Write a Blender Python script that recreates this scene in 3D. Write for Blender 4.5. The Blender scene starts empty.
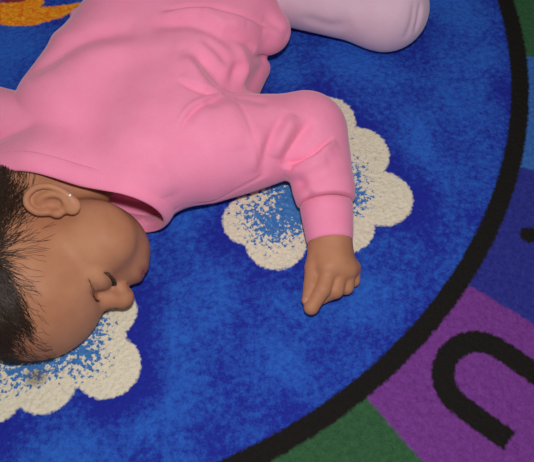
import bpy, math, random
import numpy as np
rng = np.random.default_rng(7)
random.seed(7)
SC = bpy.context.scene
COL = SC.collection

# ------------------------------------------------------------------ camera
TH = 0.499            # tilt away from straight down
FPX = 800.0           # focal length in pixels of a 534-wide frame
H = 720.0             # height over the rug, millimetres
CY = -H * math.tan(TH)
CT, ST = math.cos(TH), math.sin(TH)
CAM = np.array([0.0, CY, H])


def cam2w(v):
    v = np.asarray(v, float)
    return np.array([v[0], CT * v[1] - ST * v[2], ST * v[1] + CT * v[2]])


def at(px, py, z=0.0):
    d = cam2w([(px - 267) / FPX, (231 - py) / FPX, -1.0])
    t = (H - z) / -d[2]
    return CAM + d * t


cam_d = bpy.data.cameras.new('camera')
cam_d.sensor_width = 36
cam_d.lens = FPX * 36 / 534
cam_d.clip_start = 0.01
cam = bpy.data.objects.new('camera', cam_d)
cam.location = CAM / 1000
cam.rotation_euler = (TH, 0, 0)
COL.objects.link(cam)
SC.camera = cam

# ------------------------------------------------------------------ SDF kit (millimetres)


def smin(a, b, k):
    h = np.clip(0.5 + 0.5 * (b - a) / k, 0, 1)
    return b + (a - b) * h - k * h * (1 - h)


def smax(a, b, k):
    return -smin(-a, -b, k)


def cone(p, a, b, ra, rb):
    a = np.asarray(a, float)
    b = np.asarray(b, float)
    ab = b - a
    t = np.clip(((p - a) @ ab) / (ab @ ab), 0, 1)
    return np.linalg.norm(p - a - t[:, None] * ab, axis=1) - (ra + (rb - ra) * t)


def ball(p, c, r):
    return np.linalg.norm(p - np.asarray(c, float), axis=1) - r


def ell(p, c, r, M=None):
    q = p - np.asarray(c, float)
    if M is not None:
        q = q @ M.T
    r = np.asarray(r, float)
    k0 = np.linalg.norm(q / r, axis=1)
    k1 = np.linalg.norm(q / (r * r), axis=1) + 1e-9
    return k0 * (k0 - 1) / k1


def chain(p, pts, rs, k=4):
    d = None
    for i in range(len(pts) - 1):
        c = cone(p, pts[i], pts[i + 1], rs[i], rs[i + 1])
        d = c if d is None else smin(d, c, k)
    return d


def grad(f, p, e=0.25):
    g = np.zeros_like(p)
    for i in range(3):
        o = np.zeros(3)
        o[i] = e
        g[:, i] = f(p + o) - f(p - o)
    n = np.linalg.norm(g, axis=1, keepdims=True)
    return g / np.maximum(n, 1e-9)


def project(f, p, off=0.0, it=3):
    for _ in range(it):
        d = f(p) - off
        p = p - grad(f, p) * np.clip(d, -4, 4)[:, None]
    return p


def trace(f, px, py):
    d = cam2w([(px - 267) / FPX, (231 - py) / FPX, -1.0])
    d /= np.linalg.norm(d)
    t = 450.0
    for _ in range(120):
        v = f((CAM + d * t)[None])[0]
        t += v * 0.7
        if abs(v) < 0.05 or t > 1200:
            break
    return CAM + d * t


def nets(f, lo, hi, s):
    """sparse naive surface nets; returns verts (mm) and quads"""
    B = 8
    lo = np.asarray(lo, float)
    n = (np.ceil((np.asarray(hi, float) - lo) / s / B).astype(int)) * B
    nb = n // B
    ci = np.stack(np.meshgrid(*[np.arange(k) for k in nb], indexing='ij'), -1).reshape(-1, 3)
    cc = lo + (ci * B + B / 2) * s
    dc = f(cc)
    V = np.repeat(np.repeat(np.repeat(dc.reshape(nb).astype(np.float32), B, 0), B, 1), B, 2)
    near = ci[np.abs(dc) < B * s * 1.5 + 3]
    off = np.stack(np.meshgrid(*[np.arange(B)] * 3, indexing='ij'), -1).reshape(-1, 3)
    for i in range(0, len(near), 800):
        idx = (near[i:i + 800, None, :] * B + off[None]).reshape(-1, 3)
        V[idx[:, 0], idx[:, 1], idx[:, 2]] = f(lo + idx * s)
    S = V < 0
    cnt = np.zeros(tuple(n - 1), np.int8)
    for a in (0, 1):
        for b in (0, 1):
            for c in (0, 1):
                cnt += S[a:n[0] - 1 + a, b:n[1] - 1 + b, c:n[2] - 1 + c]
    act = np.argwhere((cnt > 0) & (cnt < 8))
    ids = -np.ones(tuple(n - 1), np.int32)
    ids[act[:, 0], act[:, 1], act[:, 2]] = np.arange(len(act))
    acc = np.zeros((len(act), 3))
    num = np.zeros(len(act))
    for ax in range(3):
        o1, o2 = [k for k in range(3) if k != ax]
        for u in (0, 1):
            for v in (0, 1):
                p0 = act.copy()
                p0[:, o1] += u
                p0[:, o2] += v
                p1 = p0.copy()
                p1[:, ax] += 1
                v0 = V[p0[:, 0], p0[:, 1], p0[:, 2]]
                v1 = V[p1[:, 0], p1[:, 1], p1[:, 2]]
                m = (v0 < 0) != (v1 < 0)
                t = np.where(m, v0 / np.where(m, v0 - v1, 1), 0)
                q = p0.astype(float)
                q[:, ax] += t
                acc[m] += q[m]
                num[m] += 1
    verts = lo + acc / np.maximum(num, 1)[:, None] * s
    quads = []
    for ax in range(3):
        o1, o2 = (ax + 1) % 3, (ax + 2) % 3
        sl0 = [slice(1, n[k] - 1) for k in range(3)]
        sl1 = list(sl0)
        sl0[ax] = slice(0, n[ax] - 1)
        sl1[ax] = slice(1, n[ax])
        A, Bm = S[tuple(sl0)], S[tuple(sl1)]
        e = np.argwhere(A != Bm)
        base = e + np.array([0 if k == ax else 1 for k in range(3)])
        flip = A[e[:, 0], e[:, 1], e[:, 2]]
        q = []
        for u, v in ((0, 0), (1, 0), (1, 1), (0, 1)):
            c = base.copy()
            c[:, o1] -= u
            c[:, o2] -= v
            q.append(ids[c[:, 0], c[:, 1], c[:, 2]])
        q = np.stack(q, 1)
        q[~flip] = q[~flip][:, ::-1]
        quads.append(q)
    quads = np.concatenate(quads)
    quads = quads[(quads >= 0).all(1)]
    return verts, quads


def relax(v, q, it):
    """light Laplacian smoothing"""
    e = np.concatenate([q[:, [0, 1]], q[:, [1, 2]], q[:, [2, 3]], q[:, [3, 0]]])
    e = np.concatenate([e, e[:, ::-1]])
    deg = np.bincount(e[:, 0], minlength=len(v)).astype(float)
    for _ in range(it):
        m = np.stack([np.bincount(e[:, 0], weights=v[e[:, 1], k], minlength=len(v)) for k in range(3)], 1)
        v = 0.5 * v + 0.5 * m / np.maximum(deg, 1)[:, None]
    return v


def mesh_obj(name, v, faces, mat, parent=None, smooth=True):
    v = np.asarray(v, float) / 1000
    faces = np.asarray(faces)
    me = bpy.data.meshes.new(name)
    me.vertices.add(len(v))
    me.vertices.foreach_set('co', v.astype(np.float32).ravel())
    k = faces.shape[1]
    me.loops.add(len(faces) * k)
    me.loops.foreach_set('vertex_index', faces.astype(np.int32).ravel())
    me.polygons.add(len(faces))
    me.polygons.foreach_set('loop_start', np.arange(0, len(faces) * k, k, dtype=np.int32))
    me.update(calc_edges=True)
    me.validate()
    if smooth:
        me.polygons.foreach_set('use_smooth', np.ones(len(me.polygons), bool))
    me.materials.append(mat)
    o = bpy.data.objects.new(name, me)
    COL.objects.link(o)
    if parent:
        o.parent = parent
    return o


def tube(pts, rad, sides=8, flat=None, closed=False, up=None):
    """sweep a (possibly flattened) section along points; rad scalar or list; flat=(a,b) half sizes with 'up' vectors giving the b axis"""
    pts = np.asarray(pts, float)
    n = len(pts)
    if closed:
        tan = np.roll(pts, -1, 0) - np.roll(pts, 1, 0)
    else:
        tan = np.gradient(pts, axis=0)
    tan /= np.linalg.norm(tan, axis=1, keepdims=True)
    if up is None:
        u = np.cross(tan, [0.31, 0.2, 0.93])
    else:
        u = np.cross(tan, np.asarray(up, float))
    u /= np.linalg.norm(u, axis=1, keepdims=True)
    w = np.cross(u, tan)
    rad = np.broadcast_to(np.asarray(rad, float), (n,))
    a = np.linspace(0, 2 * math.pi, sides, endpoint=False)
    fa, fb = flat if flat else (1, 1)
    V = pts[:, None] + rad[:, None, None] * (fa * np.cos(a)[None, :, None] * u[:, None] + fb * np.sin(a)[None, :, None] * w[:, None])
    F = []
    for i in range(n if closed else n - 1):
        j = (i + 1) % n
        for k in range(sides):
            l = (k + 1) % sides
            F.append((i * sides + k, i * sides + l, j * sides + l, j * sides + k))
    return V.reshape(-1, 3), np.array(F)


def spline(P, m=10, closed=False):
    P = np.asarray(P, float)
    n = len(P)
    out = []
    for i in range(n if closed else n - 1):
        if closed:
            p0, p1, p2, p3 = P[(i - 1) % n], P[i], P[(i + 1) % n], P[(i + 2) % n]
        else:
            p0, p1, p2, p3 = P[max(i - 1, 0)], P[i], P[i + 1], P[min(i + 2, n - 1)]
        for t in np.linspace(0, 1, m, endpoint=False):
            out.append(0.5 * (2 * p1 + (p2 - p0) * t + (2 * p0 - 5 * p1 + 4 * p2 - p3) * t * t + (3 * p1 - p0 - 3 * p2 + p3) * t ** 3))
    if not closed:
        out.append(P[-1])
    return np.array(out)


# ------------------------------------------------------------------ node kit
def srgb(r, g, b):
    f = lambda c: ((c / 255 + 0.055) / 1.055) ** 2.4 if c > 10 else c / 255 / 12.92
    return (f(r), f(g), f(b), 1)


class X:
    """a scalar socket with arithmetic"""
    nt = None

    def __init__(s, sock):
        s.s = sock

    @staticmethod
    def op(o, *a, clamp=False):
        n = X.nt.nodes.new('ShaderNodeMath')
        n.operation = o
        n.use_clamp = clamp
        for i, v in enumerate(a):
            if isinstance(v, X):
                X.nt.links.new(v.s, n.inputs[i])
            else:
                n.inputs[i].default_value = v
        return X(n.outputs[0])

    def __add__(s, o): return X.op('ADD', s, o)
    def __radd__(s, o): return X.op('ADD', s, o)
    def __sub__(s, o): return X.op('SUBTRACT', s, o)
    def __rsub__(s, o): return X.op('SUBTRACT', o, s)
    def __mul__(s, o): return X.op('MULTIPLY', s, o)
    def __rmul__(s, o): return X.op('MULTIPLY', s, o)
    def __truediv__(s, o): return X.op('DIVIDE', s, o)


def xmin(a, b): return X.op('MINIMUM', a, b)
def xmax(a, b): return X.op('MAXIMUM', a, b)
def xabs(a): return X.op('ABSOLUTE', a)
def xlen(a, b): return X.op('SQRT', a * a + b * b)
def step(d, w):
    """1 inside (d<0), soft over +-w"""
    return X.op('ADD', X.op('MULTIPLY', d, -0.5 / w), 0.5, clamp=True)


def mix(f, a, b):
    n = X.nt.nodes.new('ShaderNodeMix')
    n.data_type = 'RGBA'
    for sock, v in ((n.inputs[0], f), (n.inputs[6], a), (n.inputs[7], b)):
        if isinstance(v, X):
            X.nt.links.new(v.s, sock)
        elif hasattr(v, 'is_linked'):
            X.nt.links.new(v, sock)
        else:
            sock.default_value = v
    return n.outputs[2]


def new_mat(name):
    m = bpy.data.materials.new(name)
    m.use_nodes = True
    X.nt = m.node_tree
    b = m.node_tree.nodes['Principled BSDF']
    return m, b


def coord():
    n = X.nt.nodes.new('ShaderNodeTexCoord')
    return n.outputs['Object']


def noise(vec, scale, detail=2, rough=0.5):
    n = X.nt.nodes.new('ShaderNodeTexNoise')
    n.inputs['Scale'].default_value = scale
    n.inputs['Detail'].default_value = detail
    n.inputs['Roughness'].default_value = rough
    X.nt.links.new(vec, n.inputs['Vector'])
    return X(n.outputs['Fac'])


def bump(b, h, dist, strength=1.0):
    n = X.nt.nodes.new('ShaderNodeBump')
    n.inputs['Distance'].default_value = dist
    n.inputs['Strength'].default_value = strength
    X.nt.links.new(h.s, n.inputs['Height'])
    X.nt.links.new(n.outputs[0], b.inputs['Normal'])


# ------------------------------------------------------------------ rug material
RC = np.array([-0.523, 0.825]) * H      # ring centre in the fitted frame, relative to the camera foot
ro = -0.193
RC = np.array([RC[0] * math.cos(ro) - RC[1] * math.sin(ro), RC[0] * math.sin(ro) + RC[1] * math.cos(ro) + CY])
R1, R2 = 0.748 * H, 0.776 * H
A0, DA = 0.138 + ro, 0.2815


def rug_material():
    m, b = new_mat('rug_pile')
    co = coord()
    wob = X.nt.nodes.new('ShaderNodeTexNoise')
    wob.inputs['Scale'].default_value = 260
    wob.inputs['Detail'].default_value = 1
    X.nt.links.new(co, wob.inputs['Vector'])
    sp0 = X.nt.nodes.new('ShaderNodeSeparateXYZ')
    X.nt.links.new(co, sp0.inputs[0])
    spw = X.nt.nodes.new('ShaderNodeSeparateXYZ')
    X.nt.links.new(wob.outputs['Color'], spw.inputs[0])
    x = X(sp0.outputs[0]) * 1000 + (X(spw.outputs[0]) - 0.5) * 4.5
    y = X(sp0.outputs[1]) * 1000 + (X(spw.outputs[1]) - 0.5) * 4.5

    def circ(px, py, r):
        c = at(px, py)
        k = np.linalg.norm(at(px + r, py) - at(px - r, py)) / 2
        k2 = np.linalg.norm(at(px, py + r) - at(px, py - r)) / 2
        return xlen(x - float(c[0]), y - float(c[1])) - float(0.62 * k + 0.38 * k2)

    def union(L):
        d = None
        for c in L:
            q = circ(*c)
            d = q if d is None else xmin(d, q)
        return d

    cloud_a = union([(326, 120, 27), (356, 154, 31), (381, 198, 30), (344, 226, 29), (276, 242, 29), (251, 220, 27), (312, 185, 58), (345, 195, 40), (275, 140, 40)])
    cloud_b = union([(110, 312, 26), (107, 366, 33), (44, 382, 32), (-6, 394, 30), (50, 335, 62), (85, 340, 40), (-40, 340, 66)])
    in_a = union([(320, 150, 20), (338, 178, 24), (350, 196, 18), (300, 205, 34), (272, 224, 22), (255, 214, 14), (290, 160, 45)])
    in_b = union([(70, 330, 36), (40, 338, 42), (82, 354, 20), (18, 368, 20), (-25, 355, 36), (96, 322, 10), (-15, 384, 10)])
    rr = xlen(x - float(RC[0]), y - float(RC[1]))
    ang = X.op('ARCTAN2', y - float(RC[1]), x - float(RC[0]))

    fine = noise(co, 620, 2, 0.7)
    mid = noise(co, 150, 3, 0.65)
    spk = noise(co, 210, 2, 0.6)
    big = noise(co, 14, 2, 0.5)

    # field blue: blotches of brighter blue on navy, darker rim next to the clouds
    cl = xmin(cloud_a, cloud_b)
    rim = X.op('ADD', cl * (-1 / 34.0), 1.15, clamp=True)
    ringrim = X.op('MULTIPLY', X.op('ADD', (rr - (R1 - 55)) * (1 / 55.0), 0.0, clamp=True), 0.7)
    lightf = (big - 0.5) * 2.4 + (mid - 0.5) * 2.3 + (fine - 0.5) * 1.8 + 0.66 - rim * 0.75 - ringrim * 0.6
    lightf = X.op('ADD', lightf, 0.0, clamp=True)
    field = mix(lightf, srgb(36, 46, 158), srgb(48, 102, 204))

    # cloud: cream with blue speckle inside
    sd = xmin(in_a, in_b)
    spkf = X.op('ADD', sd * (-1 / 9.0) + (spk - 0.52) * 11.0 + (fine - 0.5) * 2, 0.2, clamp=True)
    cream = mix(fine, srgb(206, 196, 170), srgb(250, 242, 222))
    lblue = mix(mid, srgb(38, 96, 178), srgb(92, 152, 212))
    cloud = mix(spkf, cream, lblue)
    st = at(36, 377)
    stain = step(xlen(x - float(st[0]), (y - float(st[1])) * 1.2) - 9 + (spk - 0.5) * 14, 4)
    cloud = mix(stain * 0.6, cloud, srgb(96, 84, 74))
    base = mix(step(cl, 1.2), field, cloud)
    # dark shaded row of tufts just outside the clouds

    # orange crescent
    def capsule(p, q, ra, rb):
        a, c = at(*p), at(*q)
        ab = c - a
        L = float(ab[0] ** 2 + ab[1] ** 2)
        t = X.op('ADD', ((x - float(a[0])) * float(ab[0]) + (y - float(a[1])) * float(ab[1])) / L, 0.0, clamp=True)
        return xlen(x - float(a[0]) - t * float(ab[0]), y - float(a[1]) - t * float(ab[1])) - (t * float(rb - ra) + float(ra))
    org = xmin(xmin(capsule((-20, 9), (10, 14), 15, 18), capsule((10, 14), (32, 16), 18, 15)), xmin(capsule((32, 16), (58, 12), 15, 10), capsule((58, 12), (82, 3), 10, 2)))
    org = xmin(org, capsule((8, -8), (34, 2), 16, 12))
    red = capsule((-25, -6), (20, -8), 17, 16)
    ocol = mix(X.op('ADD', (mid - 0.5) * 3 + (spk - 0.5) * 2, 0.45, clamp=True), srgb(244, 124, 28), srgb(255, 182, 44))
    ocol = mix(step(red, 1.5), ocol, mix(mid, srgb(120, 34, 48), srgb(170, 66, 74)))
    base = mix(step(org, 1.5), base, ocol)

    # sector border with letters
    pal = {'p': srgb(134, 56, 162), 'g': srgb(46, 102, 60), 'l': srgb(52, 116, 206), 'd': srgb(36, 44, 158)}
    order = 'ldpgldpgldpgldpgldplg'             # clockwise from the light blue sector beside the ring
    turn = X.op('FRACT', (A0 - ang) / (2 * math.pi)) * (2 * math.pi)
    sec = pal[order[0]]
    for i in range(1, len(order)):
        sec = mix(step(i * DA - turn, 0.003), sec, pal[order[i]])
    sec = mix(X.op('ADD', (fine - 0.5) * 1.6 + (mid - 0.5) * 0.8, 0.5, clamp=True), mix(0.5, sec, srgb(0, 0, 0)), mix(0.035, sec, srgb(255, 255, 255)))
    # letter U
    Pa, Pb = at(453, 399)[:2], at(509, 442)[:2]
    Pc, Pd = at(511, 357)[:2], at(532, 370.5)[:2]
    t = (Pb - Pa) / np.linalg.norm(Pb - Pa) + (Pd - Pc) / np.linalg.norm(Pd - Pc)
    t /= np.linalg.norm(t)
    nn = np.array([-t[1], t[0]])
    ha, hb = nn @ (Pa + Pb) / 2, nn @ (Pc + Pd) / 2
    R = abs(hb - ha) / 2
    apex = at(450, 361)[:2]
    cu = t @ at(446, 372)[:2] + R * 0.93 - 4.5
    cen = t * cu + nn * (ha + hb) / 2
    end = t @ Pb - cu
    u = (x - float(cen[0])) * float(nn[0]) + (y - float(cen[1])) * float(nn[1])
    v = (x - float(cen[0])) * float(t[0]) + (y - float(cen[1])) * float(t[1])
    vn = xmin(v, 0.0)
    dU = xabs(xlen(u, vn) - float(R)) - 10.8
    dU = xmax(dU, v - float(end))
    # letter I-like bar
    p = at(528, 234.5)[:2]
    q = at(600, 238)[:2]
    tt = (q - p) / np.linalg.norm(q - p)
    uu = (x - float(p[0])) * float(-tt[1]) + (y - float(p[1])) * float(tt[0])
    vv = (x - float(p[0])) * float(tt[0]) + (y - float(p[1])) * float(tt[1])
    dB = xmax(xlen(uu, xmin(vv, 0.0)) - 8.6, vv - 92.0)
    black = mix(fine, srgb(14, 13, 13), srgb(44, 41, 38))
    sec = mix(step(xmin(dU, dB), 1.4), sec, black)
    base = mix(step(xabs(rr - (R1 + R2) / 2) - (R2 - R1) / 2, 1.4), mix(step(rr - (R1 + R2) / 2, 1.0), sec, base), black)
    # final tuft variation
    base = mix(X.op('ADD', (fine - 0.5) * 1.1 + (spk - 0.5) * 0.5, 0.05, clamp=True), base, srgb(6, 8, 20))
    X.nt.links.new(base, b.inputs['Base Color'])
    b.inputs['Roughness'].default_value = 0.95
    b.inputs['Specular IOR Level'].default_value = 0.08
    bump(b, fine * 0.6 + spk * 0.8, 0.0016, 0.7)
    return m


def build_rug():
    def axis(lo, hi, flo, fhi, s, c):
        a = [flo]
        while a[-1] > lo:
            a.append(a[-1] - c)
        a = a[::-1]
        while a[-1] < fhi:
            a.append(a[-1] + s)
        while a[-1] < hi:
            a.append(a[-1] + c)
        return np.array(a)
    xs = axis(-1000, 640, -400, 400, 1.3, 8)
    ys = axis(-560, 960, -330, 420, 1.3, 8)
    nx, ny = len(xs), len(ys)
    Xg, Yg = np.meshgrid(xs, ys, indexing='ij')
    # tufts: random pile heights smoothed over a tuft
    r = rng.random((nx, ny))
    r = (r + np.roll(r, 1, 0) + np.roll(r, 1, 1) + np.roll(np.roll(r, 1, 0), 1, 1)) / 4
    z = (r - 0.5) * 2.6 - 0.4
    ed = np.minimum(np.minimum(Xg - xs[0], xs[-1] - Xg), np.minimum(Yg - ys[0], ys[-1] - Yg))
    z = np.where(ed < 4, -4.0, z)
    v = np.stack([Xg, Yg, z], -1).reshape(-1, 3)
    i = (np.arange(nx - 1)[:, None] * ny + np.arange(ny - 1)[None]).ravel()
    F = np.stack([i, i + ny, i + ny + 1, i + 1], 1)
    # backing skirt
    per = np.concatenate([np.arange(nx) * ny, (nx - 1) * ny + np.arange(1, ny), np.arange(nx - 2, -1, -1) * ny + ny - 1, np.arange(ny - 2, 0, -1)])
    base = v[per].copy()
    base[:, 2] = -11.5
    n0 = len(v)
    k = len(per)
    j = np.arange(k)
    S = np.stack([per, n0 + j, n0 + (j + 1) % k, per[(j + 1) % k]], 1)[:, ::-1]
    S = S[:, ::-1]
    o = mesh_obj('area_rug', np.concatenate([v, base]), np.concatenate([F, S]), rug_material())
    o['label'] = 'blue classroom area rug with white clouds, black ring and letter border under the sleeping child'
    o['category'] = 'rug'
    return o


# ------------------------------------------------------------------ floor
def build_floor():
    m, b = new_mat('floor_vinyl')
    n = noise(coord(), 6, 4, 0.6)
    X.nt.links.new(mix(n, srgb(150, 140, 124), srgb(176, 166, 150)), b.inputs['Base Color'])
    b.inputs['Roughness'].default_value = 0.5
    v = [(-2000, -1600, -12), (2000, -1600, -12), (2000, 2000, -12), (-2000, 2000, -12), (-2000, -1600, -40), (2000, -1600, -40), (2000, 2000, -40), (-2000, 2000, -40)]
    F = [(0, 1, 2, 3), (7, 6, 5, 4), (0, 4, 5, 1), (1, 5, 6, 2), (2, 6, 7, 3), (3, 7, 4, 0)]
    o = mesh_obj('floor', v, F, m, smooth=False)
    o['kind'] = 'structure'


# ------------------------------------------------------------------ person: head frame
PH = math.radians(47.0)      # direction of the head's up vector in the picture plane
PT = math.radians(17.0)      # crown leans towards the lens
U0 = np.array([-math.cos(PH), -math.sin(PH), 0])
F0 = np.array([math.sin(PH), -math.cos(PH), 0])
Z0 = np.array([0, 0, 1.0])
YW = math.radians(10.0)     # face turned a little up from the rug
HS_ = 1.085                   # head size
_U = math.cos(PT) * U0 + math.sin(PT) * Z0
_L = math.cos(PT) * Z0 - math.sin(PT) * U0
HU = cam2w(_U)
HF = cam2w(math.cos(YW) * F0 + math.sin(YW) * _L)
HL = cam2w(math.cos(YW) * _L - math.sin(YW) * F0)
EAR = at(54, 204, 109)
HO = EAR - (HL * 61 + HF * 16 - HU * 9.5) * HS_
HM = np.stack([HF, HU, HL])         # world -> head


def to_head(p): return (p - HO) @ HM.T / HS_
def from_head(q): return (np.asarray(q, float) * HS_) @ HM + HO


def ear_pts():
    # ear frame on the left side: up = -x of picture, back = +y of picture
    eu = np.array([-1.0, 0.06, 0.0])
    eu = cam2w(eu) - HL * (cam2w(eu) @ HL)
    eu /= np.linalg.norm(eu)
    eb = np.cross(eu, HL)
    if cam2w([0, 1, 0]) @ eb < 0:
        eb = -eb
    return eu, eb


EU, EB = ear_pts()


def ear_local(p, c):
    q = p - c
    return np.stack([q @ EB, q @ EU, q @ HL], 1)      # back, up, out


EC = EAR + HL * 1.0


def sd_ear(p):
    q = ear_local(p, EC) / 0.94
    far = np.linalg.norm(q, axis=1) - 34
    m = far < 25
    out = far.copy() + 4
    if not m.any():
        return out
    q = q[m]
    # base plate (auricle), tilted outwards at the back
    t = 0.46
    c, s = math.cos(t), math.sin(t)
    w = np.stack([q[:, 0] * c + q[:, 2] * s, q[:, 1], -q[:, 0] * s + q[:, 2] * c], 1)
    plate = ell(w, (3, 2, 0), (15, 23, 5.5))
    plate = smax(plate, -ell(w, (0, -1, 8), (8, 11, 6.5)), 2.0)          # concha bowl
    P = [(-8, 4, 3), (-9, 14, 4.5), (-3, 23, 5.5), (6, 23.5, 6.5), (14, 16, 7), (16.5, 5, 7), (14, -6, 6), (9, -14, 5), (3, -20, 4)]
    helix = chain(w, spline(P, 3), np.linspace(3.0, 2.6, 25), 1.5)
    P = [(1, 14, 3), (6, 10, 4.5), (9, 2, 5), (8, -7, 5), (3, -12, 4.5)]
    anti = chain(w, spline(P, 3), np.full(13, 2.5), 1.5)
    lobe = ell(w, (-1, -18, 3.5), (8, 8, 3.6))
    trag = ell(w, (-9, -4, 3.5), (4, 6, 4))
    d = smin(plate, helix, 2.5)
    d = smin(d, anti, 2.5)
    d = smin(d, lobe, 4)
    d = smin(d, trag, 3)
    out[m] = d
    return out


def sd_head_local(q):
    s = q.copy()
    s[:, 2] = np.abs(s[:, 2])
    d = ell(q, (9, 48, 0), (82, 70, 64))
    d = smin(d, ell(q, (45, 48, 0), (47, 48, 51)), 22)                    # forehead
    d = smin(d, ell(q, (42, -8, 0), (46, 44, 48)), 20)                    # mid face
    d = smin(d, ell(s, (53, -19, 29), (33, 30, 28)), 10)                  # cheeks
    d = smin(d, ell(q, (60, -38, 0), (24, 16, 24)), 16)                   # chin
    d = smin(d, ell(q, (72, -22, 0), (24, 20, 24)), 12)                   # muzzle
    d = smax(d, -ell(s, (98, 13.5, 22), (20.5, 8, 17)), 7)                   # sockets
    d = smin(d, ell(s, (73, 7, 24), (13.6, 11, 15.5)), 6)              # lids over the eyes
    d = smin(d, cone(q, (82, 19, 0), (97, 4, 0), 6.0, 8.0), 8)            # nose bridge
    d = smin(d, ball(q, (97.5, 1, 0), 8.2), 4)                           # tip
    d = smin(d, ell(s, (91.0, -1, 7.5), (7.0, 6.0, 5.2)), 4)              # wings
    d = smax(d, -ell(s, (96.5, -8, 4.3), (4, 3, 2.4)), 1.5)              # nostrils
    d = smin(d, ell(q, (88, -19.5, 0), (9, 5.2, 14)), 4)                  # upper lip
    d = smin(d, ell(q, (85, -29, 0), (9, 5.4, 12)), 4)                    # lower lip
    d = smax(d, -cone(s, (97, -24.3, 0), (84, -25.5, 19), 1.3, 1.0), 2.0)  # mouth line
    # lid slit
    P = [(86.5, 3, 12), (88.5, 1.3, 20), (86.5, 0.5, 28), (80.5, 1.5, 36)]
    d = smax(d, -chain(s, spline(P, 3), np.full(10, 0.9), 0.5), 2.2)
    d = smax(d, -chain(s, spline([(84, 17, 12), (87, 16.5, 22), (82, 15, 34)], 3), np.full(7, 0.8), 0.5), 3.0)
    return d


def sd_head(p):
    q = to_head(p)
    d = sd_head_local(q) * HS_
    e = sd_ear(p)
    return smin(d, e, 7)


# ------------------------------------------------------------------ body parts
def A(px, py, z): return at(px, py, z)


SHL = A(208, 146, 60)
ELB = A(314, 132, 44)
WRI = A(331, 240, 27)
SHR = A(42, 138, 54)
ELR = A(-62, 103, 44)
WRR = A(-86, 226, 27)
NECK0 = from_head((2, -34, -4))
NECK1 = A(98, 128, 62)
HIPL = A(246, -32, 60)
KNL = A(388, 8, 44)
ANL = A(350, -120, 34)
HIPR = A(166, -62, 62)
KNR = A(52, -112, 44)
ANR = A(120, -190, 34)


def hand_pts(W, D, S, N):
    """joints of a loosely closed fist. W wrist, D towards fingertips, S towards the thumb, N out of the back of the hand"""
    def P(d, s, n): return W + D * d + S * s + N * n
    F = {}
    F['palm'] = [(P(-4, 0, 0), P(24, -4, 3), 18.0, 15.5), (P(6, 8, 0), P(31, 6, 3), 12.5, 11.5), (P(6, -8, 0), P(30, -14, 2), 12.5, 10.5)]
    F['index'] = ([P(32, 3, 5), P(53, 9, 1), P(69, 17, -8), P(61, 14, -15)], [8.8, 8.0, 7.0, 5.8])
    F['middle'] = ([P(32, -8, 4), P(51, -5, -2), P(55, 5, -13), P(42, 4, -15)], [8.8, 8.0, 7.2, 6])
    F['ring'] = ([P(29, -17, 2), P(45, -17, -5), P(45, -6, -14), P(34, -5, -15)], [8.2, 7.4, 6.8, 5.8])
    F['little'] = ([P(25, -24, -2), P(36, -26, -8), P(37, -16, -15), P(28, -14, -15)], [7.0, 6.3, 5.8, 5.2])
    F['thumb'] = ([P(10, 12, -3), P(30, 16.5, -3), P(48, 18, -5), P(62, 20.5, -9)], [9.5, 8.6, 7.6, 5.9])
    return F


HD = A(331, 322, 20) - WRI
HD[2] = -6
HD /= np.linalg.norm(HD)
HS = np.cross([0, 0, 1.0], HD)
HS /= np.linalg.norm(HS)
if HS[0] > 0:
    HS = -HS
HN = np.cross(HD, HS)
if HN[2] < 0:
    HN = -HN
# roll the hand: little finger side lower
rl = 0.27
HS, HN = HS * math.cos(rl) + HN * math.sin(rl), HN * math.cos(rl) - HS * math.sin(rl)
HANDL = hand_pts(WRI, HD, HS, HN)
RD = np.array([-0.2, -0.97, -0.06])
RD /= np.linalg.norm(RD)
RS = np.array([0.97, -0.2, 0.0])
RN = np.array([0, 0, 1.0])
HANDR = hand_pts(WRR, RD, RS, RN)


def sd_hand(p, F):
    d = None
    for a, b, ra, rb in F['palm']:
        c = cone(p, a, b, ra, rb)
        d = c if d is None else smin(d, c, 6)
    fd = None
    for nme in ('index', 'middle', 'ring', 'little', 'thumb'):
        pts, rs = F[nme]
        c = chain(p, pts, rs, 2.0)
        base = ball(p, pts[0], rs[0] * 0.9)
        d = smin(d, base, 7)
        if nme == 'thumb':
            c = smin(c, d, 3.5)
            fd = smin(fd, c, 0.6)
        else:
            fd = c if fd is None else smin(fd, c, 0.9)
    return smin(d, fd, 2.2)


def near(p, c, r):
    return np.linalg.norm(p - np.asarray(c, float), axis=1) - r


def sd_neck(p):
    nk = smin(cone(p, NECK0, NECK1, 30, 34), cone(p, from_head((-30, 2, 4)), A(46, 172, 60), 45, 34), 12)
    return np.maximum(nk, np.minimum(sd_shirt_solid(p) + 5.5, -(p - KP0) @ KPN - 4))     # stays inside the collar


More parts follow.
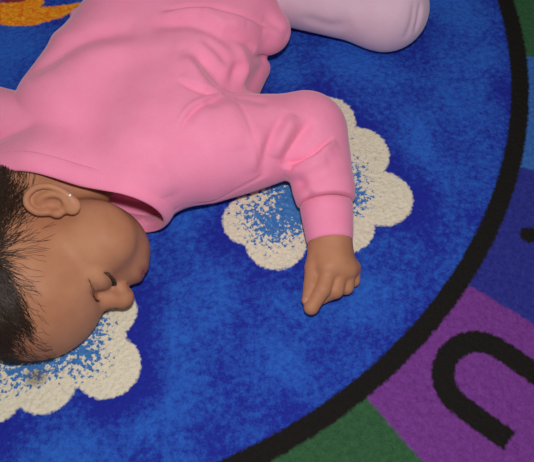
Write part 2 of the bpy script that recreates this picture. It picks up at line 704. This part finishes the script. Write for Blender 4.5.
def sd_body(p):
    # head
    d = near(p, HO, 150.0)
    m = d < 40
    d = d + 15
    if m.any():
        d[m] = sd_head(p[m])
    nk = sd_neck(p)
    d = smin(d, nk, 10)
    # trunk under the clothes
    t = smin(cone(p, A(75, 112, 58), A(170, -25, 62), 46, 48), cone(p, A(150, 150, 58), A(232, 12, 62), 46, 48), 40)
    d = smin(d, t, 20)
    for S, E, Wr, Fh in ((SHL, ELB, WRI, HANDL), (SHR, ELR, WRR, HANDR)):
        d = smin(d, cone(p, S, E, 34, 24), 12)
        d = smin(d, cone(p, E, Wr, 24, 18.5), 5)
        h = near(p, Wr, 78.0)
        mm = h < 20
        hd = h + 12
        if mm.any():
            hd[mm] = sd_hand(p[mm], Fh)
        d = smin(d, hd, 5)
    for Hp, K, An, toe in ((HIPL, KNL, ANL, A(300, -175, 12)), (HIPR, KNR, ANR, A(180, -225, 12))):
        d = smin(d, cone(p, Hp, K, 50, 36), 14)
        d = smin(d, cone(p, K, An, 34, 22), 8)
        d = smin(d, cone(p, An - [0, 0, 12], toe, 19, 12), 8)
    return smax(d, -(p[:, 2] - 1.6), 3.0)


# ------------------------------------------------------------------ sweatshirt
CUFL = A(326, 203, 33)
CUFR = WRR + (ELR - WRR) * 0.36
KP0, _k1, _k2 = A(45, 168, 101), A(118, 187, 87), A(154, 225, 14)
KPN = np.cross(_k1 - KP0, _k2 - KP0)
KPN /= np.linalg.norm(KPN)
if KPN @ (NECK0 - NECK1) < 0:
    KPN = -KPN
NKD = NECK0 - NECK1
NKD /= np.linalg.norm(NKD)


def sd_shirt_solid(p):
    d = smin(cone(p, A(71, 112, 57), A(172, -24, 62), 57, 60), cone(p, A(148, 160, 55), A(225, 14, 60), 58, 58), 46)
    d = smin(d, cone(p, A(50, 184, 52), A(120, 204, 44), 51, 44), 24)
    d = smin(d, cone(p, A(50, 184, 52), A(-30, 192, 36), 51, 42), 14)          # shoulders yoke
    d = smin(d, cone(p, A(206, 148, 52), A(300, 135, 44), 56, 42), 22)        # left upper arm
    d = smin(d, ball(p, A(308, 132, 42), 40), 12)
    for E, C, W, r0, r1, sh, k in ((A(311, 136, 42), CUFL, WRI, 38, 29.6, None, 6), (ELR, CUFR, WRR, 35, 30, 1, 8)):
        ax = (W - C) / np.linalg.norm(W - C)
        a = cone(p, E, C - ax * 6, r0, r1)
        a = smin(a, cone(p, C - ax * 14, C + ax * 2, r1 + 0.8, r1 - 2.0), 4)
        a = smax(a, (p - C) @ ax, 3.5)
        if sh:
            d = smin(d, cone(p, SHR, ELR, 40, 33), 3)
        d = smin(d, a, k)
    # blousing above the hem
    d = smin(d, cone(p, A(226, -4, 66), A(265, 30, 58), 28, 28), 11)
    d = smin(d, cone(p, A(130, -45, 55), A(108, 6, 46), 26, 18), 6)
    d = smin(d, cone(p, A(102, 14, 42), A(78, 16, 40), 13, 9), 3)
    d = smin(d, cone(p, A(230, 98, 34), A(253, 68, 24), 26, 20), 5)          # front panel under the arm
    return d


def sd_shirt(p):
    d = sd_shirt_solid(p)
    d = smax(d, -(p[:, 2] - 1.6), 4.0)
    sp = (p - KP0) @ KPN
    d = np.maximum(d, np.maximum(sp, -np.maximum(d + 3.4, -26 - sp)))          # cut at the neckline, hollow behind it
    return d


def polydist(v, P):
    """distance to polyline, arc fraction, index of segment dir"""
    best = np.full(len(v), 1e9)
    frac = np.zeros(len(v))
    dirs = np.zeros((len(v), 3))
    foot = np.zeros((len(v), 3))
    L = np.concatenate([[0], np.cumsum(np.linalg.norm(np.diff(P, axis=0), axis=1))])
    for i in range(len(P) - 1):
        ab = P[i + 1] - P[i]
        t = np.clip(((v - P[i]) @ ab) / (ab @ ab), 0, 1)
        f = P[i] + t[:, None] * ab
        dd = np.linalg.norm(v - f, axis=1)
        m = dd < best
        best[m] = dd[m]
        frac[m] = ((L[i] + t * (L[i + 1] - L[i])) / L[-1])[m]
        dirs[m] = ab / np.linalg.norm(ab)
        foot[m] = f[m]
    return best, frac, dirs, foot


def normals(v, q):
    a = v[q[:, 2]] - v[q[:, 0]]
    b = v[q[:, 3]] - v[q[:, 1]]
    fn = np.cross(a, b)
    n = np.zeros_like(v)
    for k in range(4):
        for j in range(3):
            n[:, j] += np.bincount(q[:, k], weights=fn[:, j], minlength=len(v))
    return n / np.maximum(np.linalg.norm(n, axis=1, keepdims=True), 1e-9)


def apply_folds(v, q, f, folds, sd):
    n = normals(v, q)
    disp = np.zeros(len(v))
    for kind, pts, w, amp in folds:
        if kind != 'seam':
            amp *= 1.8
        P = np.array([trace(sd, *pp) for pp in pts])
        P = spline(P, 5)
        d, fr, dr, ft = polydist(v, P)
        m = d < w * 4
        tap = np.clip(np.minimum(fr, 1 - fr) * 4, 0, 1) ** 0.7
        if kind == 'seam':
            tap = np.ones_like(tap)
        if kind in ('v', 'r', 'seam'):
            g = amp * np.exp(-(d / w) ** 2)
        else:                                     # 's': one side overlaps the other
            sgn = np.sign(np.einsum('ij,ij->i', np.cross(dr, n), v - ft))
            s = sgn * d / w
            g = amp * np.where(s > 0, np.exp(-(s / 1.6) ** 2), -np.exp(-(s / 0.55) ** 2) * 0.8)
            g = np.where(np.abs(s) < 0.25, g * np.abs(s) / 0.25, g)
        disp[m] += (g * tap)[m]
    return v + n * disp[:, None]


FOLDS = [
    # pinch behind the left shoulder
    ('s', [(226, 90), (210, 92), (196, 88), (178, 78)], 7, 2.2),
    ('s', [(178, 128), (190, 110), (206, 100), (226, 92)], 7, -2.4),
    ('v', [(232, 94), (222, 84), (206, 66), (196, 46)], 9, -3.0),
    ('r', [(210, 90), (196, 72), (186, 48)], 10, 3.0),
    ('v', [(232, 92), (236, 76), (238, 60)], 8, -3.2),
    ('r', [(246, 92), (246, 70), (236, 44)], 8, 2.4),
    ('v', [(230, 94), (248, 98), (270, 104)], 7, -1.6),
    ('seam', [(228, 92), (244, 112), (254, 140), (260, 168)], 2.2, -1.2),
    ('r', [(222, 96), (234, 122), (240, 150)], 11, 1.8),
    # side seam
    ('seam', [(150, 213), (176, 210), (206, 203), (236, 190), (260, 178)], 2.2, -1.5),
    ('r', [(160, 218), (200, 213), (240, 198)], 7, 1.2),
    ('v', [(164, 218), (176, 226), (188, 230)], 5, -1.6),
    # inner elbow
    ('v', [(284, 167), (291, 152), (302, 134), (312, 118)], 6, -4.0),
    ('r', [(275, 158), (281, 138), (294, 114)], 8, 3.0),
    ('v', [(264, 178), (266, 156), (275, 132), (288, 110)], 6, -3.0),
    ('r', [(255, 172), (256, 150), (262, 126)], 8, 1.4),
    ('s', [(282, 168), (298, 164), (316, 154), (334, 138)], 6, 3.2),
    ('v', [(284, 184), (300, 182), (322, 174), (342, 160)], 6, -2.6),
    ('r', [(286, 176), (306, 171), (328, 161)], 6, 2.4),
    ('v', [(290, 198), (310, 195), (332, 186)], 4.5, -2.0),
    ('r', [(290, 192), (312, 188), (334, 178)], 5, 1.6),
    # waist
    ('v', [(224, 30), (242, 40), (256, 50)], 6, -2.4),
    ('r', [(200, 14), (224, 24), (244, 24)], 7, 1.8),
    ('r', [(262, 28), (276, 31), (288, 32)], 7, 1.4),
    ('v', [(200, 36), (216, 48), (230, 66)], 6, -2.0),
    ('r', [(190, 134), (200, 118), (214, 104)], 9, 1.6),
    # broad ridges over the back
    ('v', [(26, 78), (60, 52), (96, 36), (136, 30)], 11, -3.2),
    ('r', [(34, 62), (62, 36), (100, 18)], 9, 1.6),
    ('r', [(60, 84), (110, 52), (170, 44)], 16, 2.6),
    ('v', [(150, 26), (186, 22), (220, 34), (240, 52)], 8, -3.0),
    ('s', [(160, 12), (196, 8), (232, 14), (270, 30)], 8, 2.6),
    ('v', [(176, 52), (206, 60), (232, 84)], 8, -2.4),
    ('v', [(244, 54), (262, 58), (284, 52)], 4.5, -4.0),
    ('v', [(262, 18), (276, 26), (288, 38)], 6, -2.0),
    ('r', [(150, 150), (164, 176), (168, 196)], 10, 1.6),
]


def cloth_mat(name, c1, c2, rib=None):
    m, b = new_mat(name)
    co = coord()
    n = noise(co, 900, 2, 0.7)
    l = noise(co, 40, 3, 0.55)
    X.nt.links.new(mix(X.op('ADD', (n - 0.5) * 0.8 + (l - 0.5) * 0.8, 0.5, clamp=True), c1, c2), b.inputs['Base Color'])
    b.inputs['Roughness'].default_value = 0.85
    b.inputs['Specular IOR Level'].default_value = 0.15
    b.inputs['Sheen Weight'].default_value = 0.25
    b.inputs['Sheen Roughness'].default_value = 0.45
    b.inputs['Subsurface Weight'].default_value = 0.0
    bump(b, n + l * 2, 0.0006, 0.35)
    return m


def skin_mat():
    m, b = new_mat('skin')
    co = coord()
    l = noise(co, 28, 3, 0.55)
    f = noise(co, 500, 2, 0.6)
    c = mix(X.op('ADD', (l - 0.5) * 2.2, 0.5, clamp=True), srgb(170, 112, 82), srgb(190, 134, 102))
    # darker lips
    sp = X.nt.nodes.new('ShaderNodeSeparateXYZ')
    X.nt.links.new(co, sp.inputs[0])
    P = [X(sp.outputs[i]) * 1000 for i in range(3)]
    lc = from_head((91, -24, 0))
    q = [P[i] - float(lc[i]) for i in range(3)]
    h = [q[0] * float(v[0]) + q[1] * float(v[1]) + q[2] * float(v[2]) for v in (HF, HU, HL)]
    dl = X.op('SQRT', h[0] * h[0] * 0.006 + h[1] * h[1] * 0.0125 + h[2] * h[2] * 0.0042)
    c = mix(step(dl - 1.0, 0.25) * 0.55, c, srgb(150, 84, 76))
    X.nt.links.new(c, b.inputs['Base Color'])
    b.inputs['Roughness'].default_value = 0.55
    b.inputs['Specular IOR Level'].default_value = 0.25
    b.inputs['Subsurface Weight'].default_value = 0.12
    b.inputs['Subsurface Radius'].default_value = (1.0, 0.4, 0.2)
    b.inputs['Subsurface Scale'].default_value = 0.004
    bump(b, f, 0.0003, 0.3)
    return m


def solid(name, c, rough=0.6, metal=0.0, var=0.12):
    m, b = new_mat(name)
    n = noise(coord(), 300, 2, 0.6)
    d = tuple(x * (1 - var) for x in c[:3]) + (1,)
    X.nt.links.new(mix(n, d, c), b.inputs['Base Color'])
    b.inputs['Roughness'].default_value = rough
    b.inputs['Metallic'].default_value = metal
    return m


PINK = cloth_mat('pink_fleece', srgb(240, 134, 172), srgb(252, 156, 192))
PINKRIB = cloth_mat('pink_rib', srgb(240, 132, 170), srgb(252, 156, 192))
PALE = cloth_mat('pale_pink_cotton', srgb(214, 176, 198), srgb(230, 198, 216))
SKIN = skin_mat()


def build_person():
    lo, hi = (-420, -160, -4), (260, 760, 150)
    v, q = nets(sd_body, lo, hi, 1.5)
    v = project(sd_body, v, 0, 2)
    v = relax(v, q, 1)
    v[:, 2] = np.maximum(v[:, 2], 1.5)
    body = mesh_obj('person', v, q, SKIN)
    body['label'] = 'sleeping baby in pink sweatshirt and pale leggings lying face down on the blue rug'
    body['category'] = 'person'

    # sweatshirt
    v, q = nets(sd_shirt, (-400, -120, -4), (140, 420, 150), 1.8)
    v = project(sd_shirt, v, 0, 2)
    v = apply_folds(v, q, sd_shirt, FOLDS, sd_shirt)
    nn_ = normals(v, q)
    wv = np.zeros(len(v))
    for k in range(10):
        dv = rng.normal(size=3)
        dv /= np.linalg.norm(dv)
        wv += np.sin(v @ dv / rng.uniform(6, 14) + rng.uniform(0, 6.28))
    v = v + nn_ * (wv * 0.16)[:, None]
    v = relax(v, q, 1)
    v[:, 2] = np.maximum(v[:, 2], 1.5)
    shirt = mesh_obj('sweatshirt', v, q, PINK, body)

    # collar: ribbed band round the neck hole
    cen = KP0 + (NECK1 - KP0) - KPN * (KPN @ (NECK1 - KP0))
    e1 = np.cross(KPN, [0, 0, 1.0])
    e1 /= np.linalg.norm(e1)
    e2 = np.cross(KPN, e1)
    n = 120
    an = np.linspace(0, 2 * math.pi, n, endpoint=False)
    D = np.cos(an)[:, None] * e1 + np.sin(an)[:, None] * e2
    rad = np.full(n, 5.0)
    sd0 = lambda p: smax(sd_shirt_solid(p), -(p[:, 2] - 3.0), 4.0)
    for _ in range(60):
        rad = np.minimum(rad - sd0(cen + D * rad[:, None]) * 0.6, 160)
    rings = []
    for off, sh, th in ((-12.5, -1.0, 0), (-11.7, 2.0, 0), (-10, 2.9, 0), (-4, 2.7, 0), (2.5, 1.2, 0), (6, -0.2, 0), (7.2, -1.6, 0), (6.8, -3.2, 0), (5, -4.2, 0), (-2, -3.6, 0), (-12.5, -3.0, 0)):
        rb = (rad + sh)[:, None]
        rib = np.where(np.arange(n) % 2 == 0, 0.18, 0)[:, None]
        rings.append(cen + D * (rb + rib - max(off, 0) * 0.25) + KPN * off)
    V = np.concatenate(rings)
    V[:, 2] = np.maximum(V[:, 2], 1.6)
    Fq = []
    for i in range(len(rings)):
        i2 = (i + 1) % len(rings)
        for k in range(n):
            l = (k + 1) % n
            Fq.append((i * n + k, i * n + l, i2 * n + l, i2 * n + k))
    mesh_obj('collar', V, Fq, PINKRIB, shirt)

    # cuffs
    for a, b2, ra, rb in ((CUFL, A(330, 242, 26), 26.3, 22.5), (CUFR, WRR + (ELR - WRR) * 0.06, 26, 22.5)):
        ts = [0, 0.03, 0.1, 0.3, 0.5, 0.7, 0.9, 0.97, 1.0, 0.99, 0.9, 0.6, 0.3]
        rs = [-4, -1.5, 0.4, 0.6, 0.4, 0.3, 0.2, -0.4, -1.6, -3.2, -3.6, -3.6, -3.6]
        pts = [a + (b2 - a) * t for t in ts]
        ax = (b2 - a) / np.linalg.norm(b2 - a)
        u = np.cross(ax, [0, 0, 1.0])
        u /= np.linalg.norm(u)
        w = np.cross(u, ax)
        if w[2] < 0:
            w = -w
        V = []
        n = 64
        for p, t, r in zip(pts, ts, rs):
            R = ra + (rb - ra) * t + r
            for k in range(n):
                an = 2 * math.pi * k / n
                rr = R + (0.25 if k % 2 else 0)
                V.append(p + u * math.cos(an) * rr + w * math.sin(an) * rr * (1.0))
        V = np.array(V)
        V[:, 2] = np.maximum(V[:, 2], 1.8)
        Fq = []
        for i in range(len(pts) - 1):
            for k in range(n):
                l = (k + 1) % n
                Fq.append((i * n + k, i * n + l, (i + 1) * n + l, (i + 1) * n + k))
        mesh_obj('cuff', V, Fq, PINKRIB, shirt)

    # leggings
    def sd_leg(p):
        d = smin(cone(p, A(180, -40, 62), A(228, -8, 60), 52, 50), cone(p, HIPL, KNL, 54, 45), 20)
        d = smin(d, ball(p, A(384, 10, 44), 44), 14)
        d = smin(d, cone(p, KNL, ANL, 40, 27), 8)
        d = smin(d, cone(p, HIPR, KNR, 57, 41), 20)
        d = smin(d, cone(p, KNR, ANR, 39, 27), 8)
        return smax(d, -(p[:, 2] - 1.6), 4)
    lv, lq = nets(sd_leg, (-300, 200, -4), (240, 760, 150), 2.0)
    lv = project(sd_leg, lv, 0, 2)
    lv = apply_folds(lv, lq, sd_leg, [('v', [(414, 34), (419, 18), (420, 2)], 3.5, -1.6), ('v', [(404, 40), (412, 22), (414, 0)], 4, -1.2),
                                      ('v', [(300, 16), (330, 26), (352, 22)], 8, -1.2), ('v', [(400, 10), (380, 4), (350, 6)], 7, -1.0)], sd_leg)
    lv = relax(lv, lq, 1)
    lv[:, 2] = np.maximum(lv[:, 2], 1.5)
    mesh_obj('leggings', lv, lq, PALE, body)

    build_hair(body)

    # eyelashes on the closed lid
    LM = solid('lash_black', srgb(26, 18, 15), 0.6)
    V, Fq, o = [], [], 0
    lid = spline([(86.5, 3, 12), (88.5, 1.3, 20), (86.5, 0.5, 28), (80.5, 1.5, 36)], 16)
    hw = project(lambda p: sd_head_local(p), lid, 0.3, 4)
    a, b2 = tube(from_head(hw), 0.34, 5)
    V.append(a)
    Fq.append(b2)
    o = len(a)
    for i in range(30):
        t = i / 29
        r = hw[int(t * (len(hw) - 1))]
        ln = 3.6 + 2.2 * t
        e = np.array([0.62, -0.72, -0.1 + 0.55 * t])
        pts = [r + e * ln * k + np.array([0.1, 0.16, 0.05]) * ln * k * k * 1.5 for k in (-0.1, 0.3, 0.65, 1.0)]
        a, b2 = tube([from_head(x) for x in pts], [0.26, 0.24, 0.18, 0.07], 4)
        V.append(a)
        Fq.append(b2 + o)
        o += len(a)
    mesh_obj('eyelashes', np.concatenate(V), np.concatenate(Fq), LM, body)

    # sparse brow hairs
    BM = solid('brow_hair', srgb(40, 26, 20), 0.7)
    V, Fq, o = [], [], 0
    brow = spline([(88, 17, 10), (90, 18, 18), (86, 18, 29), (77, 16, 39)], 16)
    for i in range(80):
        t = rng.uniform(0.16, 1)
        r = brow[int(t * (len(brow) - 1))] + rng.normal(size=3) * [0, 1.0, 0.8]
        ln = rng.uniform(3, 6)
        dv = np.array([-0.15 - 0.3 * t, 0.22 - 0.4 * t, 0.9])
        pts = project(lambda p: sd_head_local(p), np.array([r, r + dv * ln * 0.5, r + dv * ln]), 0.25, 4)
        a, b2 = tube(from_head(pts), [0.085, 0.08, 0.04], 3)
        V.append(a)
        Fq.append(b2 + o)
        o += len(a)
    mesh_obj('eyebrow', np.concatenate(V), np.concatenate(Fq), BM, body)

    # thumb nail
    tp, tr = HANDL['thumb'][0], HANDL['thumb'][1]
    td = (tp[3] - tp[2]) / np.linalg.norm(tp[3] - tp[2])
    no = HN * 0.85 + HS * 0.52
    no = no - td * (no @ td)
    no /= np.linalg.norm(no)
    sd_ = np.cross(td, no)
    V, Fq = [], []
    nl, nw = 9, 9
    for i in range(nl):
        for k in range(nw):
            u_, w_ = i / (nl - 1) * 2 - 1, k / (nw - 1) * 2 - 1
            hw_ = 2.5 * math.sqrt(max(0.0, 1 - abs(u_) ** 3 * 0.8))
            V.append(tp[3] + td * (1.6 + u_ * 2.8) + sd_ * w_ * hw_ + no * 5)
    V = project(lambda p: sd_hand(p, HANDL), np.array(V), 0.35, 5)
    for i in range(nl - 1):
        for k in range(nw - 1):
            Fq.append((i * nw + k, i * nw + k + 1, (i + 1) * nw + k + 1, (i + 1) * nw + k))
    nail = mesh_obj('thumbnail', V, Fq, solid('nail', srgb(196, 140, 120), 0.35), body)

    # ear stud
    sm = solid('stud_silver', srgb(245, 243, 238), 0.3, 0.4, 0.03)
    c = trace(sd_body, 69.6, 195.6)
    nrm = grad(sd_body, c[None])[0]
    V, Fq = [], []
    n, mth = 12, 8
    u = np.cross(nrm, [0, 0.3, 1.0])
    u /= np.linalg.norm(u)
    w = np.cross(nrm, u)
    for i in range(mth + 1):
        th = math.pi * i / mth
        for k in range(n):
            an = 2 * math.pi * k / n
            V.append(c + nrm * 0.9 + 1.5 * (nrm * math.cos(th) + (u * math.cos(an) + w * math.sin(an)) * math.sin(th)))
    for i in range(mth):
        for k in range(n):
            Fq.append((i * n + k, (i + 1) * n + k, (i + 1) * n + (k + 1) % n, i * n + (k + 1) % n))
    s = mesh_obj('ear_stud', V, Fq, sm, body)
    s['label'] = 'tiny silver stud in the ear lobe'
    return body


def build_hair(body):
    HMAT, b = new_mat('dark_hair')
    n = noise(coord(), 180, 2, 0.6)
    X.nt.links.new(mix(n, srgb(30, 20, 15), srgb(74, 54, 42)), b.inputs['Base Color'])
    b.inputs['Roughness'].default_value = 0.42
    b.inputs['Specular IOR Level'].default_value = 0.5
    b.inputs['Anisotropic'].default_value = 0.4
    crown = to_head(trace(lambda p: sd_head_local(to_head(p)) * HS_, -16, 262)[None])[0]

    def density(h):
        x, y, z = h[:, 0], h[:, 1], h[:, 2]
        # distance behind the hairline (mm, positive inside the hair), seen from the side
        hl = np.interp(y, [-40, -8, 23, 47, 60, 75, 90, 110], [-24, 20, 41, 59, 76, 91, 88, 72])
        d_front = (hl - x) * 34 / np.interp(y, [10, 45, 75], [78, 52, 27])
        d_nape = (y + 52) * 0.7
        return np.minimum(d_front, d_nape) + 1

    def headf(p): return smin(sd_head_local(to_head(p)) * HS_, sd_neck(p), 10)
    N = 90000
    dirs = rng.normal(size=(N, 3))
    dirs /= np.linalg.norm(dirs, axis=1, keepdims=True)
    h = np.array([9, 48, 0]) + dirs * np.array([82, 70, 64]) * 1.02
    w = from_head(h)
    w = project(headf, w, 0.0, 3)
    h = to_head(w)
    den = density(h)
    pr = np.clip(den / 34, 0, 1) ** 1.9
    ear = np.linalg.norm(w - EC, axis=1)
    pr = np.maximum(pr, np.where(den > 0, 0.05, 0))
    pr[ear < 18] = 0
    pr[(w - KP0) @ KPN < 4] = 0
    pr[(h[:, 2] < -48)] = 0
    keep = (rng.random(N) < pr) & (h[:, 2] > -30)
    keep &= w[:, 2] > 3
    w = w[keep]
    den = den[keep]
    M = 18000
    w, den = w[:M], den[:M]
    K = 9
    thick = np.clip(den / 30, 0.3, 1)
    L = (9 + 30 * thick) * rng.uniform(0.7, 1.25, len(w))
    path = [w.copy()]
    p = w.copy()
    jit = rng.normal(size=w.shape) * 0.22
    cw = from_head(crown[None])[0]
    for k in range(1, K):
        n_ = grad(headf, p)
        t = cw - p
        dist = np.linalg.norm(t, axis=1, keepdims=True)
        t = t / np.maximum(dist, 1) + jit + 0.12 * np.sin(k * 0.9 + w[:, :1] * 0.15)
        t -= n_ * np.sum(t * n_, 1, keepdims=True)
        t /= np.maximum(np.linalg.norm(t, axis=1, keepdims=True), 1e-6)
        p = p + t * (L / (K - 1))[:, None]
        off = (0.5 + 3.0 * thick * np.minimum(k / 3, 1) * rng.uniform(0.3, 1, len(w)))
        for _ in range(2):
            p = p - grad(headf, p) * (headf(p) - off)[:, None]
        p[:, 2] = np.maximum(p[:, 2], 2.6)
        path.append(p.copy())
    path = np.stack(path, 1)
    tan = np.gradient(path, axis=1)
    tan /= np.maximum(np.linalg.norm(tan, axis=2, keepdims=True), 1e-6)
    a1 = np.cross(tan, np.array([0.3, 0.5, 0.81]))
    a1 /= np.maximum(np.linalg.norm(a1, axis=2, keepdims=True), 1e-6)
    a2 = np.cross(tan, a1)
    prof = np.array([0.6, 1, 1, 1, 1, 0.9, 0.8, 0.6, 0.2])
    rad = (0.09 + 0.15 * thick)[:, None] * prof[None]
    V = []
    for s in range(3):
        an = 2 * math.pi * s / 3
        V.append(path + rad[:, :, None] * (math.cos(an) * a1 + math.sin(an) * a2))
    V = np.stack(V, 2).reshape(-1, 3)
    nS = len(path)
    base = (np.arange(nS)[:, None] * K + np.arange(K - 1)[None]).reshape(-1) * 3
    F = np.concatenate([np.stack([base + s, base + (s + 1) % 3, base + 3 + (s + 1) % 3, base + 3 + s], 1) for s in range(3)])
    hair = mesh_obj('hair', V, F, HMAT, body)
    hair['label'] = 'thin dark brown baby hair combed back'


build_floor()
build_rug()
build_person()

# ------------------------------------------------------------------ light: a flash just above the lens, dim room light
ld = bpy.data.lights.new('camera_flash', 'AREA')
ld.shape = 'DISK'
ld.size = 0.045
ld.energy = 4.45
ld.color = (1.0, 0.97, 0.95)
lo = bpy.data.objects.new('camera_flash', ld)
up = cam2w([0.01, 0.10, 0.02])
lo.location = CAM / 1000 + up
lo.rotation_euler = (TH - 0.08, 0, 0)
COL.objects.link(lo)
wd = bpy.data.worlds.new('room_light')
SC.world = wd
wd.use_nodes = True
wd.node_tree.nodes['Background'].inputs[0].default_value = (1.0, 0.96, 0.9, 1)
wd.node_tree.nodes['Background'].inputs[1].default_value = 0.2

vs = SC.view_settings
vs.view_transform = 'Standard'
vs.look = 'None'
vs.gamma = 1
vs.use_curve_mapping = False
vs.exposure = 0.0
